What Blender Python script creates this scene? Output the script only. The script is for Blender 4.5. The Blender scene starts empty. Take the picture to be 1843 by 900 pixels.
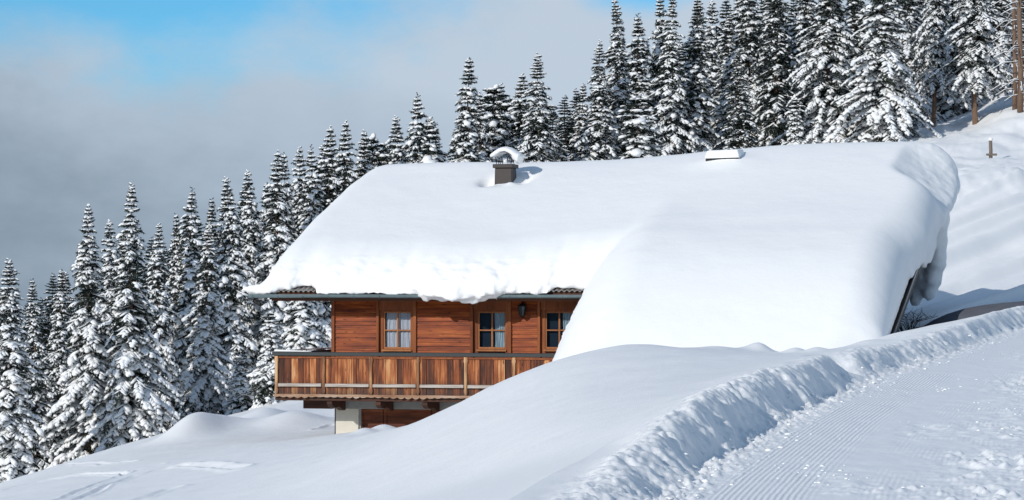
import bpy, math, random
import numpy as np

R = math.radians
rng = np.random.default_rng(7)
random.seed(7)
SC = bpy.context.scene
COL = SC.collection

# ------------------------------------------------------------------ frame of reference
F, CX, HY = 5000.0, 921.5, 530.0            # focal length in photo pixels, principal column, horizon row
def P(px, py, d): return ((px - CX) / F * d, d, -(py - HY) / F * d)
TH = R(16); CT, ST = math.cos(TH), math.sin(TH)
OX, OY, ZB = -4.478, 69.0, -3.7             # left front corner of the chalet
def W(u, v): return OX + CT * u + ST * v, OY - ST * u + CT * v
def U(px, v):
    k = (px - CX) / F
    return (k * (OY + CT * v) - OX - ST * v) / (CT + ST * k)

# ------------------------------------------------------------------ scene object helpers
def tag(o, label=None, cat=None, group=None, kind=None):
    if label: o['label'] = label
    if cat: o['category'] = cat
    if group: o['group'] = group
    if kind: o['kind'] = kind
    return o
def empty(name, loc, rz=0.0):
    o = bpy.data.objects.new(name, None); COL.objects.link(o)
    o.location = loc; o.rotation_euler = (0, 0, rz); o.empty_display_size = 0.3
    return o
def link(name, me, mat=None, parent=None, smooth=False):
    o = bpy.data.objects.new(name, me); COL.objects.link(o)
    if mat is not None and len(me.materials) == 0: me.materials.append(mat)
    if parent is not None: o.parent = parent
    if smooth:
        me.polygons.foreach_set('use_smooth', np.ones(len(me.polygons), bool))
    return o
def mesh_np(name, V, Fc, k):
    """V (n,3), Fc (m,k) faces of equal size k."""
    me = bpy.data.meshes.new(name)
    V = np.asarray(V, np.float32); Fc = np.asarray(Fc, np.int32)
    me.vertices.add(len(V)); me.vertices.foreach_set('co', V.ravel())
    me.loops.add(Fc.size); me.loops.foreach_set('vertex_index', Fc.ravel())
    me.polygons.add(len(Fc))
    me.polygons.foreach_set('loop_start', np.arange(0, Fc.size, k, dtype=np.int32))
    me.update(calc_edges=True); me.validate()
    return me
class MB:
    def __init__(s): s.v = []; s.f = []
    def add(s, vs, fs):
        n = len(s.v); s.v += [tuple(map(float, p)) for p in vs]; s.f += [tuple(i + n for i in f) for f in fs]; return s
    def box(s, u0, u1, v0, v1, z0, z1):
        return s.add([(u0,v0,z0),(u1,v0,z0),(u1,v1,z0),(u0,v1,z0),(u0,v0,z1),(u1,v0,z1),(u1,v1,z1),(u0,v1,z1)],
                     [(0,3,2,1),(4,5,6,7),(0,1,5,4),(1,2,6,5),(2,3,7,6),(3,0,4,7)])
    def hexa(s, p):   # eight corners, bottom four then top four
        return s.add(p, [(0,3,2,1),(4,5,6,7),(0,1,5,4),(1,2,6,5),(2,3,7,6),(3,0,4,7)])
    def loft(s, rings, cap=True):
        n = len(rings[0]); vs = [p for r in rings for p in r]; fs = []
        for i in range(len(rings) - 1):
            for j in range(n):
                a = i*n + j; b = i*n + (j+1) % n
                fs.append((a, b, b + n, a + n))
        if cap:
            fs.append(tuple(range(n-1, -1, -1))); fs.append(tuple(range((len(rings)-1)*n, len(rings)*n)))
        return s.add(vs, fs)
    def tube(s, pts, rads, n=6):
        rings = []
        pts = [np.array(p, float) for p in pts]
        for i, p in enumerate(pts):
            t = pts[min(i+1, len(pts)-1)] - pts[max(i-1, 0)]; t /= np.linalg.norm(t) + 1e-9
            a = np.cross(t, (0, 0, 1.0)) if abs(t[2]) < .9 else np.cross(t, (1.0, 0, 0))
            a /= np.linalg.norm(a); b = np.cross(t, a)
            r = rads[i] if hasattr(rads, '__len__') else rads
            rings.append([p + r*(math.cos(2*math.pi*k/n)*a + math.sin(2*math.pi*k/n)*b) for k in range(n)])
        return s.loft(rings)
    def build(s, name, mat, parent=None, bevel=0.0, smooth=False):
        me = bpy.data.meshes.new(name); me.from_pydata(s.v, [], s.f); me.update()
        o = link(name, me, mat, parent, smooth)
        if bevel:
            m = o.modifiers.new('Bevel', 'BEVEL'); m.width = bevel; m.segments = 1; m.limit_method = 'ANGLE'
        return o

# ------------------------------------------------------------------ noise (numpy)
def _h(i, j, k, seed):
    n = (i.astype(np.int64) * 374761393 + j.astype(np.int64) * 668265263 + k.astype(np.int64) * 2147483647 + seed * 974711) & 0xFFFFFFFF
    n = ((n ^ (n >> 13)) * 1274126177) & 0xFFFFFFFF
    n = (n ^ (n >> 16)) & 0xFFFFFF
    return n.astype(np.float64) / 0xFFFFFF * 2 - 1
def n2(x, y, seed=0):
    i = np.floor(x); j = np.floor(y); fx = x - i; fy = y - j
    fx = fx*fx*fx*(fx*(fx*6-15)+10); fy = fy*fy*fy*(fy*(fy*6-15)+10)
    z = np.zeros_like(i)
    a = _h(i, j, z, seed); b = _h(i+1, j, z, seed); c = _h(i, j+1, z, seed); d = _h(i+1, j+1, z, seed)
    return (a*(1-fx)+b*fx)*(1-fy) + (c*(1-fx)+d*fx)*fy
def fbm(x, y, seed=0, o=4):
    r = 0; a = 1.0; s = 0
    for q in range(o):
        r = r + a*n2(x*2**q + 17.3*q, y*2**q - 9.1*q, seed + q); s += a; a *= .5
    return r / s
def n3(x, y, z, seed=0):
    i = np.floor(x); j = np.floor(y); k = np.floor(z)
    fx = x-i; fy = y-j; fz = z-k
    fx = fx*fx*(3-2*fx); fy = fy*fy*(3-2*fy); fz = fz*fz*(3-2*fz)
    r = 0
    for a in (0, 1):
        for b in (0, 1):
            for c in (0, 1):
                w = (fx if a else 1-fx)*(fy if b else 1-fy)*(fz if c else 1-fz)
                r = r + w*_h(i+a, j+b, k+c, seed)
    return r
def fbm3(x, y, z, seed=0, o=3):
    r = 0; a = 1.0; s = 0
    for q in range(o):
        r = r + a*n3(x*2**q+3.7*q, y*2**q+8.1*q, z*2**q-5.3*q, seed+q); s += a; a *= .5
    return r / s
def sstep(a, b, x):
    t = np.clip((x - a) / (b - a), 0, 1); return t*t*(3-2*t)

# ------------------------------------------------------------------ materials
class NT:
    def __init__(s, name):
        s.m = bpy.data.materials.new(name); s.m.use_nodes = True; s.t = s.m.node_tree
        s.bsdf = s.t.nodes['Principled BSDF']
    def n(s, kind, **kw):
        nd = s.t.nodes.new(kind)
        for k, v in kw.items():
            if k == 'inp':
                for a, b in v.items():
                    if hasattr(b, 'is_output'): s.t.links.new(b, nd.inputs[a])
                    else: nd.inputs[a].default_value = b
            else: setattr(nd, k, v)
        return nd
    def l(s, a, b): s.t.links.new(a, b)
    def math(s, op, a, b=None, c=None, clamp=False):
        inp = {0: a}
        if b is not None: inp[1] = b
        if c is not None: inp[2] = c
        nd = s.n('ShaderNodeMath', operation=op, inp=inp); nd.use_clamp = clamp
        return nd.outputs[0]
    def mapr(s, v, a, b, c=0.0, d=1.0, smooth=False):
        nd = s.n('ShaderNodeMapRange', inp={'Value': v, 'From Min': a, 'From Max': b, 'To Min': c, 'To Max': d})
        if smooth: nd.interpolation_type = 'SMOOTHSTEP'
        return nd.outputs[0]
    def ramp(s, v, stops):
        nd = s.n('ShaderNodeValToRGB', inp={'Fac': v}); e = nd.color_ramp.elements
        while len(e) < len(stops): e.new(.5)
        for q, (p, c) in zip(e, stops): q.position = p; q.color = (*c, 1)
        return nd.outputs[0]
    def mix(s, f, a, b, blend='MIX'):
        nd = s.n('ShaderNodeMix', data_type='RGBA', blend_type=blend)
        for i, val in ((0, f), (6, a), (7, b)):
            if hasattr(val, 'is_output'): s.l(val, nd.inputs[i])
            else: nd.inputs[i].default_value = (*val, 1) if isinstance(val, tuple) else val
        return nd.outputs[2]
    def noise(s, vec, scale, detail=3, rough=.5):
        nd = s.n('ShaderNodeTexNoise', inp={'Scale': scale, 'Detail': detail, 'Roughness': rough})
        if vec is not None: s.l(vec, nd.inputs['Vector'])
        return nd.outputs['Fac']
    def vec(s, v, scale=(1,1,1), loc=(0,0,0)):
        nd = s.n('ShaderNodeMapping', inp={'Vector': v, 'Scale': scale, 'Location': loc}); return nd.outputs[0]
    def bump(s, h, strength, dist, prev=None):
        nd = s.n('ShaderNodeBump', inp={'Height': h, 'Strength': strength, 'Distance': dist})
        if prev is not None: s.l(prev, nd.inputs['Normal'])
        return nd.outputs[0]
    def set(s, **kw):
        for k, v in kw.items():
            k = k.replace('_', ' ')
            if hasattr(v, 'is_output'): s.l(v, s.bsdf.inputs[k])
            else: s.bsdf.inputs[k].default_value = (*v, 1) if isinstance(v, tuple) and len(v) == 3 else v
        return s

SNOWC = (.90, .895, .885)
def m_snow(name, bumps, col=SNOWC):
    t = NT(name); co = t.n('ShaderNodeTexCoord').outputs['Object']; prev = None
    for sc, st, di in bumps: prev = t.bump(t.noise(co, sc, 3, .6), st, di, prev)
    t.set(Base_Color=col, Roughness=.65, Normal=prev)
    t.bsdf.inputs['Specular IOR Level'].default_value = .25
    return t.m
M = {}
M['snow_roof'] = m_snow('roof_snow', [(2.2, .5, .03), (60, .25, .006)])
M['snow_ground'] = m_snow('field_snow', [(3, .35, .03), (14, .3, .012), (60, .4, .008), (200, .5, .003)])
M['snow_small'] = m_snow('cap_snow', [(20, .3, .01)])
M['snow_tree'] = m_snow('branch_snow', [(9, .6, .05)], (.89, .89, .885))

def m_piste():
    t = NT('piste_snow'); co = t.n('ShaderNodeTexCoord').outputs['Object']
    sd = t.n('ShaderNodeAttribute', attribute_name='edge').outputs['Fac']
    wob = t.noise(co, 1.3, 2)
    ph = t.math('MULTIPLY_ADD', wob, .012, sd)
    cord = t.math('SINE', t.math('MULTIPLY', ph, 2*math.pi/.05))
    a = t.math('MULTIPLY', t.mapr(sd, -.28, -.42, smooth=True), t.mapr(sd, -1.25, -.95, smooth=True))
    b = t.math('MULTIPLY', t.mapr(sd, -1.4, -1.6, smooth=True), t.mapr(sd, -3.0, -2.4, smooth=True))
    nb = t.mapr(t.noise(t.vec(co, (1.1, .35, 1)), 1.4, 3), .46, .58)
    b = t.math('MULTIPLY', b, nb)
    msk = t.math('MULTIPLY_ADD', b, .3, a, clamp=True)
    msk = t.math('MULTIPLY', msk, t.mapr(t.noise(co, 2.2, 3), .3, .5, .35, 1.0))
    h = t.math('MULTIPLY', cord, msk)
    n1 = t.bump(h, .7, .004)
    n2_ = t.bump(t.noise(co, 24, 4, .65), .35, .006, n1)
    n3_ = t.bump(t.noise(co, 120, 3, .6), .3, .002, n2_)
    t.set(Base_Color=(.88, .88, .875), Roughness=.6, Normal=n3_)
    t.bsdf.inputs['Specular IOR Level'].default_value = .25
    return t.m
M['piste'] = m_piste()

def m_wood(name, axis, plank, stops, seed=0, lo=.09, dark_band=None, knots=.7):
    """axis 'h': boards run along local x; 'v': boards run along local z."""
    t = NT(name); co = t.n('ShaderNodeTexCoord').outputs['Object']
    sx = t.n('ShaderNodeSeparateXYZ', inp={0: co})
    across = sx.outputs['Z'] if axis == 'h' else sx.outputs['X']
    idn = t.math('FLOOR', t.math('MULTIPLY', across, 1.0/plank))
    wn = t.n('ShaderNodeTexWhiteNoise', noise_dimensions='1D', inp={'W': t.math('ADD', idn, seed*13.7)})
    shift = t.n('ShaderNodeVectorMath', operation='SCALE', inp={0: wn.outputs['Color'], 'Scale': 20.0}).outputs[0]
    v = t.n('ShaderNodeVectorMath', operation='ADD', inp={0: co, 1: shift}).outputs[0]
    g1 = t.noise(t.vec(v, (1.5, 20, 22) if axis == 'h' else (26, 20, 1.7)), 1.0, 5, .6)
    g2 = t.noise(t.vec(v, (1.2, 5, 6) if axis == 'h' else (7, 5, 1.4)), 1.0, 3, .5)
    f = t.math('MULTIPLY_ADD', g1, .55, t.math('MULTIPLY', g2, .45))
    f = t.math('ADD', f, t.mapr(wn.outputs['Value'], 0, 1, -lo, lo))
    c = t.ramp(f, stops)
    vo = t.n('ShaderNodeTexVoronoi', inp={'Vector': t.vec(v, (3.2, 6, 9) if axis == 'h' else (9, 6, 3.0)), 'Scale': 1.0})
    kn = t.math('MULTIPLY', t.mapr(vo.outputs['Distance'], .1, .2, 1, 0), knots)
    c = t.mix(kn, c, (.035, .012, .005))
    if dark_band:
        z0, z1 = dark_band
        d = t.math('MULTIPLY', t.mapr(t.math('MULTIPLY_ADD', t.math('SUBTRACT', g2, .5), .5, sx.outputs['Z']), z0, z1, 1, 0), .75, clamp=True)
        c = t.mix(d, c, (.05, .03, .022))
    t.set(Base_Color=c, Roughness=.62, Normal=t.bump(g1, .4, .006))
    t.bsdf.inputs['Specular IOR Level'].default_value = .3
    return t.m
M['planks'] = m_wood('stained_planks', 'h', .102, [(.3, (.095, .016, .005)), (.48, (.28, .056, .011)), (.66, (.5, .14, .028))], 1)
M['trim'] = m_wood('stained_trim', 'v', .5, [(.25, (.13, .032, .01)), (.5, (.22, .06, .017)), (.75, (.36, .115, .034))], 2, knots=.2)
M['window_wood'] = m_wood('window_wood', 'v', .5, [(.25, (.24, .085, .028)), (.6, (.42, .17, .06)), (.8, (.5, .22, .085))], 3, knots=.1)
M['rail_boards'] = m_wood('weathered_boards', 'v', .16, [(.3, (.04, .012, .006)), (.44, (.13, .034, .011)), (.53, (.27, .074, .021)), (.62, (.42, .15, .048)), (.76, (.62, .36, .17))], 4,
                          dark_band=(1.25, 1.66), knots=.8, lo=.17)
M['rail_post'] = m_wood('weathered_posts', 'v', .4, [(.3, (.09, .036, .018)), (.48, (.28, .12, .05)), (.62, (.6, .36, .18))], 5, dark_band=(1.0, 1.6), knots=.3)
M['batten'] = m_wood('grey_battens', 'h', .3, [(.3, (.12, .09, .07)), (.5, (.3, .25, .21)), (.7, (.5, .45, .4))], 6, knots=.2)
M['dark_wood'] = m_wood('dark_beams', 'h', .4, [(.3, (.035, .014, .008)), (.5, (.075, .026, .012)), (.75, (.14, .05, .022))], 7, knots=.3)
M['scallop'] = m_wood('scalloped_wood', 'h', .4, [(.3, (.16, .06, .03)), (.5, (.34, .2, .12)), (.7, (.52, .44, .36))], 8, knots=.1)
M['door_wood'] = m_wood('door_wood', 'h', .2, [(.3, (.06, .014, .006)), (.5, (.13, .033, .011)), (.7, (.27, .085, .028))], 9)

def m_plain(name, col, rough=.5, metal=0.0, nscale=14, var=.25, bump=.15):
    t = NT(name); co = t.n('ShaderNodeTexCoord').outputs['Object']; nz = t.noise(co, nscale, 4, .6)
    c = t.mix(nz, tuple(x*(1-var) for x in col), tuple(min(1, x*(1+var)) for x in col))
    t.set(Base_Color=c, Roughness=rough, Metallic=metal, Normal=t.bump(nz, bump, .01)); return t.m
M['rail_cap'] = m_plain('dark_rail_paint', (.018, .024, .026), .55)
M['gutter'] = m_plain('grey_green_gutter', (.16, .215, .225), .42, .35, 5, .35)
M['tin'] = m_plain('corrugated_tin', (.3, .28, .27), .5, .4)
M['verge'] = m_plain('dark_verge_board', (.014, .013, .014), .6)
M['verge_metal'] = m_plain('verge_flashing', (.16, .155, .155), .4, .5)
M['plaster'] = m_plain('cream_plaster', (.62, .585, .5), .85, 0, 9, .1, .3)
M['concrete'] = m_plain('grey_concrete', (.3, .3, .29), .9, 0, 7, .2, .3)
M['chimney'] = m_plain('brown_chimney_sheet', (.03, .021, .019), .55, .0, 6, .2)
M['black_iron'] = m_plain('black_iron', (.012, .014, .016), .5, .4)
M['dirty_shade'] = m_plain('dirty_snow_shade_tint', (.10, .106, .125), .95, 0, 3, .3, .6)  # dirty snow, darkened blue-grey so the hump's shade sits in the colour
M['bark'] = m_plain('spruce_bark', (.17, .105, .07), .95, 0, 6, .5, 1.0)
M['twig'] = m_plain('dark_twig', (.035, .025, .02), .9)
M['post_wood'] = m_plain('grey_post_wood', (.17, .135, .11), .9, 0, 20, .4, .5)
M['yellow'] = m_plain('yellow_marker', (.8, .72, .06), .6)
M['curtain_white'] = m_plain('white_curtain', (.72, .66, .66), .95, 0, 8, .1)
M['curtain_blue'] = m_plain('pale_curtain', (.5, .56, .58), .95, 0, 8, .1)
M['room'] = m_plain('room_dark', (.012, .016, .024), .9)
M['room_gloom'] = m_plain('painted_room_gloom', (.01, .02, .035), .9)  # near-black blue paints the unlit room onto the core behind the panes
M['lamp_glass'] = m_plain('smoked_lamp_glass', (.03, .05, .06), .15)
def m_needle():
    t = NT('spruce_needles'); co = t.n('ShaderNodeTexCoord').outputs['Object']
    nz = t.noise(co, 3.0, 3)
    t.set(Base_Color=t.ramp(nz, [(.3, (.012, .020, .019)), (.55, (.026, .038, .03)), (.75, (.05, .06, .038))]), Roughness=.75)
    t.bsdf.inputs['Specular IOR Level'].default_value = .2
    return t.m
M['needle'] = m_needle()
def m_glass():
    t = NT('window_glass'); nt = t.t; nt.nodes.remove(t.bsdf)
    fr = t.math('MULTIPLY', t.n('ShaderNodeFresnel', inp={'IOR': 2.0}).outputs[0], t.math('SUBTRACT', 1.0, t.n('ShaderNodeNewGeometry').outputs['Backfacing']))
    tr = t.n('ShaderNodeBsdfTransparent', inp={'Color': (.72, .8, .86, 1)})
    gl = t.n('ShaderNodeBsdfGlossy', inp={'Color': (.95, .97, 1, 1), 'Roughness': .02})
    mx = t.n('ShaderNodeMixShader', inp={0: fr, 1: tr.outputs[0], 2: gl.outputs[0]})
    t.l(mx.outputs[0], nt.nodes['Material Output'].inputs['Surface']); return t.m
M['glass'] = m_glass()

# ------------------------------------------------------------------ terrain
PA, PB, PC = .03, .0142, -1.9
def plane(x, y): return PC + PA*x + PB*y
def on_plane(px, py):
    a = (px - CX)/F; b = -(py - HY)/F
    d = PC / (b - PA*a - PB); return a*d, d
base_px = [(1165, 925), (1200, 893), (1242, 862), (1290, 830), (1345, 795), (1400, 762), (1470, 726), (1535, 700), (1552, 692), (1580, 676),
           (1640, 660), (1700, 640), (1770, 615), (1843, 590)]
BASE = [on_plane(*p) for p in base_px]
x0, y0 = BASE[0]; x1, y1 = BASE[2]
dx, dy = x0 - x1, y0 - y1
BASE = [(x0 + dx*14, y0 + dy*14), (x0 + dx*4, y0 + dy*4)] + BASE
BASE += [(13.6, 66), (19, 76), (40, 105), (90, 160)]
BASE = np.array(BASE)
def signed_edge(x, y):
    """distance to the piste edge; > 0 on the deep-snow side"""
    best = np.full(x.shape, 1e9); sg = np.ones(x.shape)
    for (ax, ay), (bx, by) in zip(BASE[:-1], BASE[1:]):
        ex, ey = bx-ax, by-ay; L2 = ex*ex + ey*ey
        t = np.clip(((x-ax)*ex + (y-ay)*ey)/L2, 0, 1)
        qx, qy = x-(ax+t*ex), y-(ay+t*ey); d = np.hypot(qx, qy)
        m = d < best
        best = np.where(m, d, best); sg = np.where(m, np.where(ex*qy - ey*qx > 0, 1.0, -1.0), sg)
    return best*sg
CP = [(1090,852,21.4),(1200,752,26),(1330,692,31.5),(1470,650,37.5),(1600,629,44),(1700,606,49),(1843,557,62),
      (1100,630,46),(1200,629,46),(1300,633,46),(1400,637,46),(1000,647,47),(900,697,50),(820,744,52),(700,775,55),(600,795,58),
      (1000,900,23.3),(1050,900,21),(800,900,30),(600,900,37),(400,900,45),(200,900,52),(0,900,60),(-200,940,62),
      (1000,760,32),(850,800,36),
      (650,776,66),(605,782,69),(900,772,62),(1100,720,58),(1300,700,58),(1500,640,56),(1600,604,59),(1500,629,50),
      (1650,592,70),(1750,566,72),(1843,540,75),(1843,470,84),(1720,440,88),(1720,322,102),(1843,312,102),(1843,200,126),
      (1640,236,132),(1750,226,128),(1690,224,129),(2000,300,106),(2000,120,130),(1600,420,95),
      (1000,480,112),(700,630,116),(1300,385,120),
      (300,792,80),(450,800,66),(480,748,88),(600,745,88),(200,806,87),(100,838,83),(0,872,77),
      (20,885,98),(200,822,108),(340,765,114),(480,752,120),(-200,960,95),
      (-1500,1600,14),(600,1200,14),(-4000,2000,10),(-600,1100,30),(0,830,150),(400,720,160),(1000,500,165),(1700,170,170),(2000,60,170),(300,700,260),(1000,470,260),(1800,100,260)]
CPW = np.array([P(*c) for c in CP])
def _tps_fit(p, z, lam=.02):
    n = len(p); d2 = ((p[:,None]-p[None])**2).sum(-1)
    K = np.where(d2 > 0, .5*d2*np.log(np.maximum(d2, 1e-12)), 0) + lam*np.eye(n)*100
    Pm = np.c_[np.ones(n), p]; A = np.zeros((n+3, n+3)); A[:n,:n] = K; A[:n,n:] = Pm; A[n:,:n] = Pm.T
    return np.linalg.solve(A, np.r_[z, 0, 0, 0])
_sc = np.array([1/12., 1/40.])                 # depth is far longer than width here
TP = CPW[:, :2]*_sc; TW = _tps_fit(TP, CPW[:, 2], 2e-5)
def tps(x, y):
    q = np.stack([x.ravel()*_sc[0], y.ravel()*_sc[1]], 1); out = np.empty(len(q))
    for i in range(0, len(q), 60000):
        c = q[i:i+60000]; d2 = ((c[:,None]-TP[None])**2).sum(-1)
        out[i:i+60000] = (.5*d2*np.log(np.maximum(d2, 1e-12)))@TW[:-3] + TW[-3] + c@TW[-2:]
    return out.reshape(x.shape)
BUMPS = []
def bumpat(px, d, amp, sx, sy, rot=0): BUMPS.append(((px-CX)/F*d, d, amp, sx, sy, rot))
bumpat(345, 80, .62, .75, 2.0); bumpat(405, 82, .34, .9, 2.0); bumpat(530, 82, .42, 1.0, 2.2); bumpat(480, 87, .3, .7, 2)
bumpat(690, 63, .16, .35, .7); bumpat(655, 62, .12, .25, .5)
bumpat(1290, 45.5, .06, .35, .6); bumpat(1368, 46, .14, .2, .5); bumpat(1340, 46, .07, .25, .5); bumpat(1432, 44, .1, .2, .6); bumpat(1470, 42, .1, .22, .6); bumpat(1140, 46, .05, .5, .8); bumpat(1560, 50, .08, .3, .8); bumpat(1640, 52, .07, .3, .8)
def field(x, y, detail=True):
    z = tps(x, y)
    for bx, by, a, sx, sy, r in BUMPS: z = z + a*np.exp(-((x-bx)/sx)**2 - ((y-by)/sy)**2)
    if detail:
        z = z + .05*fbm(x*.45, y*.3, 3, 3)*sstep(15, 45, y) + .012*fbm(x*1.6, y*1.1, 5, 3)
    return z
def scalar(f, x, y): return float(f(np.array([float(x)]), np.array([float(y)]))[0])
def hit(px, py, d0=18.0, d1=150.0):
    ds = np.linspace(d0, d1, 1600); x = (px-CX)/F*ds; z = -(py-HY)/F*ds
    below = z < field(x, ds, False)
    i = int(np.argmax(below)) if below.any() else len(ds)-1
    return x[i], ds[i]
TRACKS = []     # old ski tracks in the deep snow, (polyline, depth, half width)
def track(pts, depth, w): TRACKS.append((np.array([hit(*p) for p in pts]), depth, w))
track([(140,902),(190,876),(245,856),(300,842),(330,838)], .05, .14)
track([(105,902),(170,872),(235,850),(290,838)], .04, .12)
track([(335,838),(380,838),(430,842)], .06, .2)
track([(0,885),(60,868),(130,857),(225,853)], .06, .12)
track([(255,900),(310,881)], .05, .2)
track([(115,838),(180,834),(240,833)], .03, .12)
track([(570,772),(600,764)], .06, .15)
SL = (np.array(hit(1715, 480, 66)), np.array(hit(1835, 432, 66)))
SLD = SL[1]-SL[0]; SLD = SLD/np.linalg.norm(SLD); SLN = np.array([-SLD[1], SLD[0]])
def worley(x, y):
    i = np.floor(x); j = np.floor(y); best = np.full(x.shape, 9.0); o = np.zeros_like(i)
    for a in (-1, 0, 1):
        for b in (-1, 0, 1):
            ci, cj = i+a, j+b
            px = ci + .5 + .45*_h(ci, cj, o, 301); py = cj + .5 + .45*_h(ci, cj, o, 302)
            best = np.minimum(best, np.hypot(x-px, y-py))
    return best
def ground(x, y, full=True):
    sd0 = signed_edge(x, y)
    wig = .14*fbm(x*2.0, y*1.0, 11, 3) + .03*fbm(x*9, y*9, 12, 3)
    sd = sd0 + wig*sstep(.9, .0, np.abs(sd0 - .2))
    zp = plane(x, y); zf = field(x, y)
    w = sstep(-.04, .5, sd)
    fl = zp + .1 - .3*np.maximum(sd0-1, 0); zf = fl + .5*((zf-fl) + np.sqrt((zf-fl)**2 + .02)) - .07*(zf > fl+9)
    z = zp + (zf - zp)*w
    z = z + .05*np.exp(-((sd-.6)/.4)**2)*(.6+.7*fbm(x*1.5, y*.8, 21, 3))
    if full:
        face = sstep(-.1, .08, sd)*sstep(.85, .4, sd)
        fm = face > .01
        if fm.any():
            wr1 = np.zeros_like(z); wr1[fm] = worley(x[fm]*5 + .3*n2(x[fm]*9, y[fm]*9, 35), y[fm]*6.5) + .6*worley(x[fm]*12, y[fm]*15)
            z = z + face*.042*(.62 - wr1)
        z = z + face*(.03*fbm(x*9, y*12, 31, 4) + .03*np.maximum(fbm(x*5, y*7, 33, 3), 0))
        spill = sstep(-.55, -.05, sd0)*sstep(.1, 0, sd0)
        z = z + spill*np.maximum(fbm(x*14, y*10, 41, 3), 0)*.07
        pm = sstep(-.3, -.9, sd0)
        rough = sstep(-1.0, -2.2, sd0 + .5*n2(x*1.2, y*.5, 44))
        z = z + pm*.008*fbm(x*4, y*2, 51, 3) + rough*(.012*fbm(x*2.2, y*2.0, 52, 4) + .018*fbm(x*7, y*6, 56, 4) + .09*np.maximum(fbm(x*9, y*6, 57, 3)-.17, 0)*sstep(-.1, .3, fbm(x*.7, y*.3, 58, 2)) + .025*np.maximum(fbm(x*5.5, y*2.6, 53, 3)-.28, 0))
        rid = 1-np.abs(fbm(x*1.3+.35*y*.3, y*.22, 55, 3))*9
        z = z + rough*.007*np.clip(rid, 0, 1)
        z = z + (zp - z)*.75*np.exp(-((x-4.65)/.28)**2-((y-39.2)/.9)**2)
        for ang, sd__ in ((.5, 59), (-.35, 62), (.15, 64)):
            ca, sa = math.cos(ang), math.sin(ang); xr = (x*ca + y*.4*sa); yr = (-x*sa + y*.4*ca)
            z = z - rough*.022*np.exp(-(n2(xr*1.6, yr*.22, sd__)/.045)**2)*sstep(-.1, .25, n2(x*.6, y*.2, sd__+1))
        for pl, dep, hw in TRACKS:
            best = np.full(x.shape, 9.0)
            xa, ya = pl.min(0)-1; xb, yb = pl.max(0)+1
            msk = (x > xa) & (x < xb) & (y > ya) & (y < yb)
            if not msk.any(): continue
            xs, ys = x[msk], y[msk]; b = np.full(xs.shape, 9.0)
            for (ax, ay), (bx, by) in zip(pl[:-1], pl[1:]):
                ex, ey = bx-ax, by-ay; t = np.clip(((xs-ax)*ex+(ys-ay)*ey)/(ex*ex+ey*ey), 0, 1)
                b = np.minimum(b, np.hypot(xs-(ax+t*ex), (ys-(ay+t*ey))*.5))
            best[msk] = b + .05*n2(xs*4, ys*2, 61)
            z = z - dep*.8*np.exp(-(best/(.7*hw))**2) + dep*.5*np.exp(-((best-1.3*hw)/(hw*.5))**2)
        # old grooming tracks on the far slope
        al = (x-SL[0][0])*SLD[0] + (y-SL[0][1])*SLD[1]; pe = (x-SL[0][0])*SLN[0] + (y-SL[0][1])*SLN[1]
        fs = sstep(7, 10, x)*sstep(68, 78, y)*sstep(104, 97, y)*w
        st = fbm(pe*.9 + .3*n2(al*.05, pe*.1, 70), al*.03, 71, 3)
        z = z + fs*.3*st + fs*.26*np.exp(-(n2(pe*.45, al*.02, 73)/.22)**2) + fs*.2*n2(pe*1.5, al*.03, 76) + fs*.1*n2(pe*3.0, al*.04, 77)
        up = sstep(99, 106, y)*sstep(8, 12, x)
        z = z + up*(.35*fbm(x*.35, y*.16, 81, 3) + .1*fbm(x*1.4, y*.6, 82, 3))
        far_lip = sstep(94, 100, y)*sstep(107, 101, y)*sstep(9, 13, x)
        z = z + far_lip*.22*(1+fbm(x*.9, y*.3, 83, 3))
    return z

def build_terrain():
    ys = np.concatenate([np.linspace(3, 18, 20, endpoint=False), np.arange(18, 34, .045), np.arange(34, 50, .08), np.arange(50, 75, .14),
                         np.arange(75, 108, .16), np.arange(108, 140, .4), np.linspace(140, 420, 40)])
    s = np.concatenate([np.linspace(-3, -.24, 60, endpoint=False), np.linspace(-.24, .24, 940), np.linspace(.24, 3, 61)[1:]])
    Y, S = np.meshgrid(ys, s, indexing='ij'); X = S*Y
    Z = ground(X, Y)
    sd = signed_edge(X, Y) + .12*fbm(X*2.2, Y*1.3, 11, 3)
    h, wd = X.shape
    idx = np.arange(h*wd).reshape(h, wd)
    q = np.stack([idx[:-1,:-1], idx[:-1,1:], idx[1:,1:], idx[1:,:-1]], -1).reshape(-1, 4)
    Vt = np.stack([X, Y, Z], -1).reshape(-1, 3); sdv = signed_edge(X, Y).ravel()
    fm = sd.ravel()[q].mean(1) < -.12
    for name, mk, mat in (('snow_field', ~fm, M['snow_ground']), ('ski_piste', fm, M['piste'])):
        fq = q[mk]; used, inv = np.unique(fq, return_inverse=True)
        me = mesh_np(name, Vt[used], inv.reshape(-1, 4), 4)
        at = me.attributes.new('edge', 'FLOAT', 'POINT'); at.data.foreach_set('value', sdv[used].astype(np.float32))
        o = link(name, me, mat, smooth=True); tag(o, kind='structure')
build_terrain()
def gz(x, y): return scalar(lambda a, b: ground(a, b, False), x, y)

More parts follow.
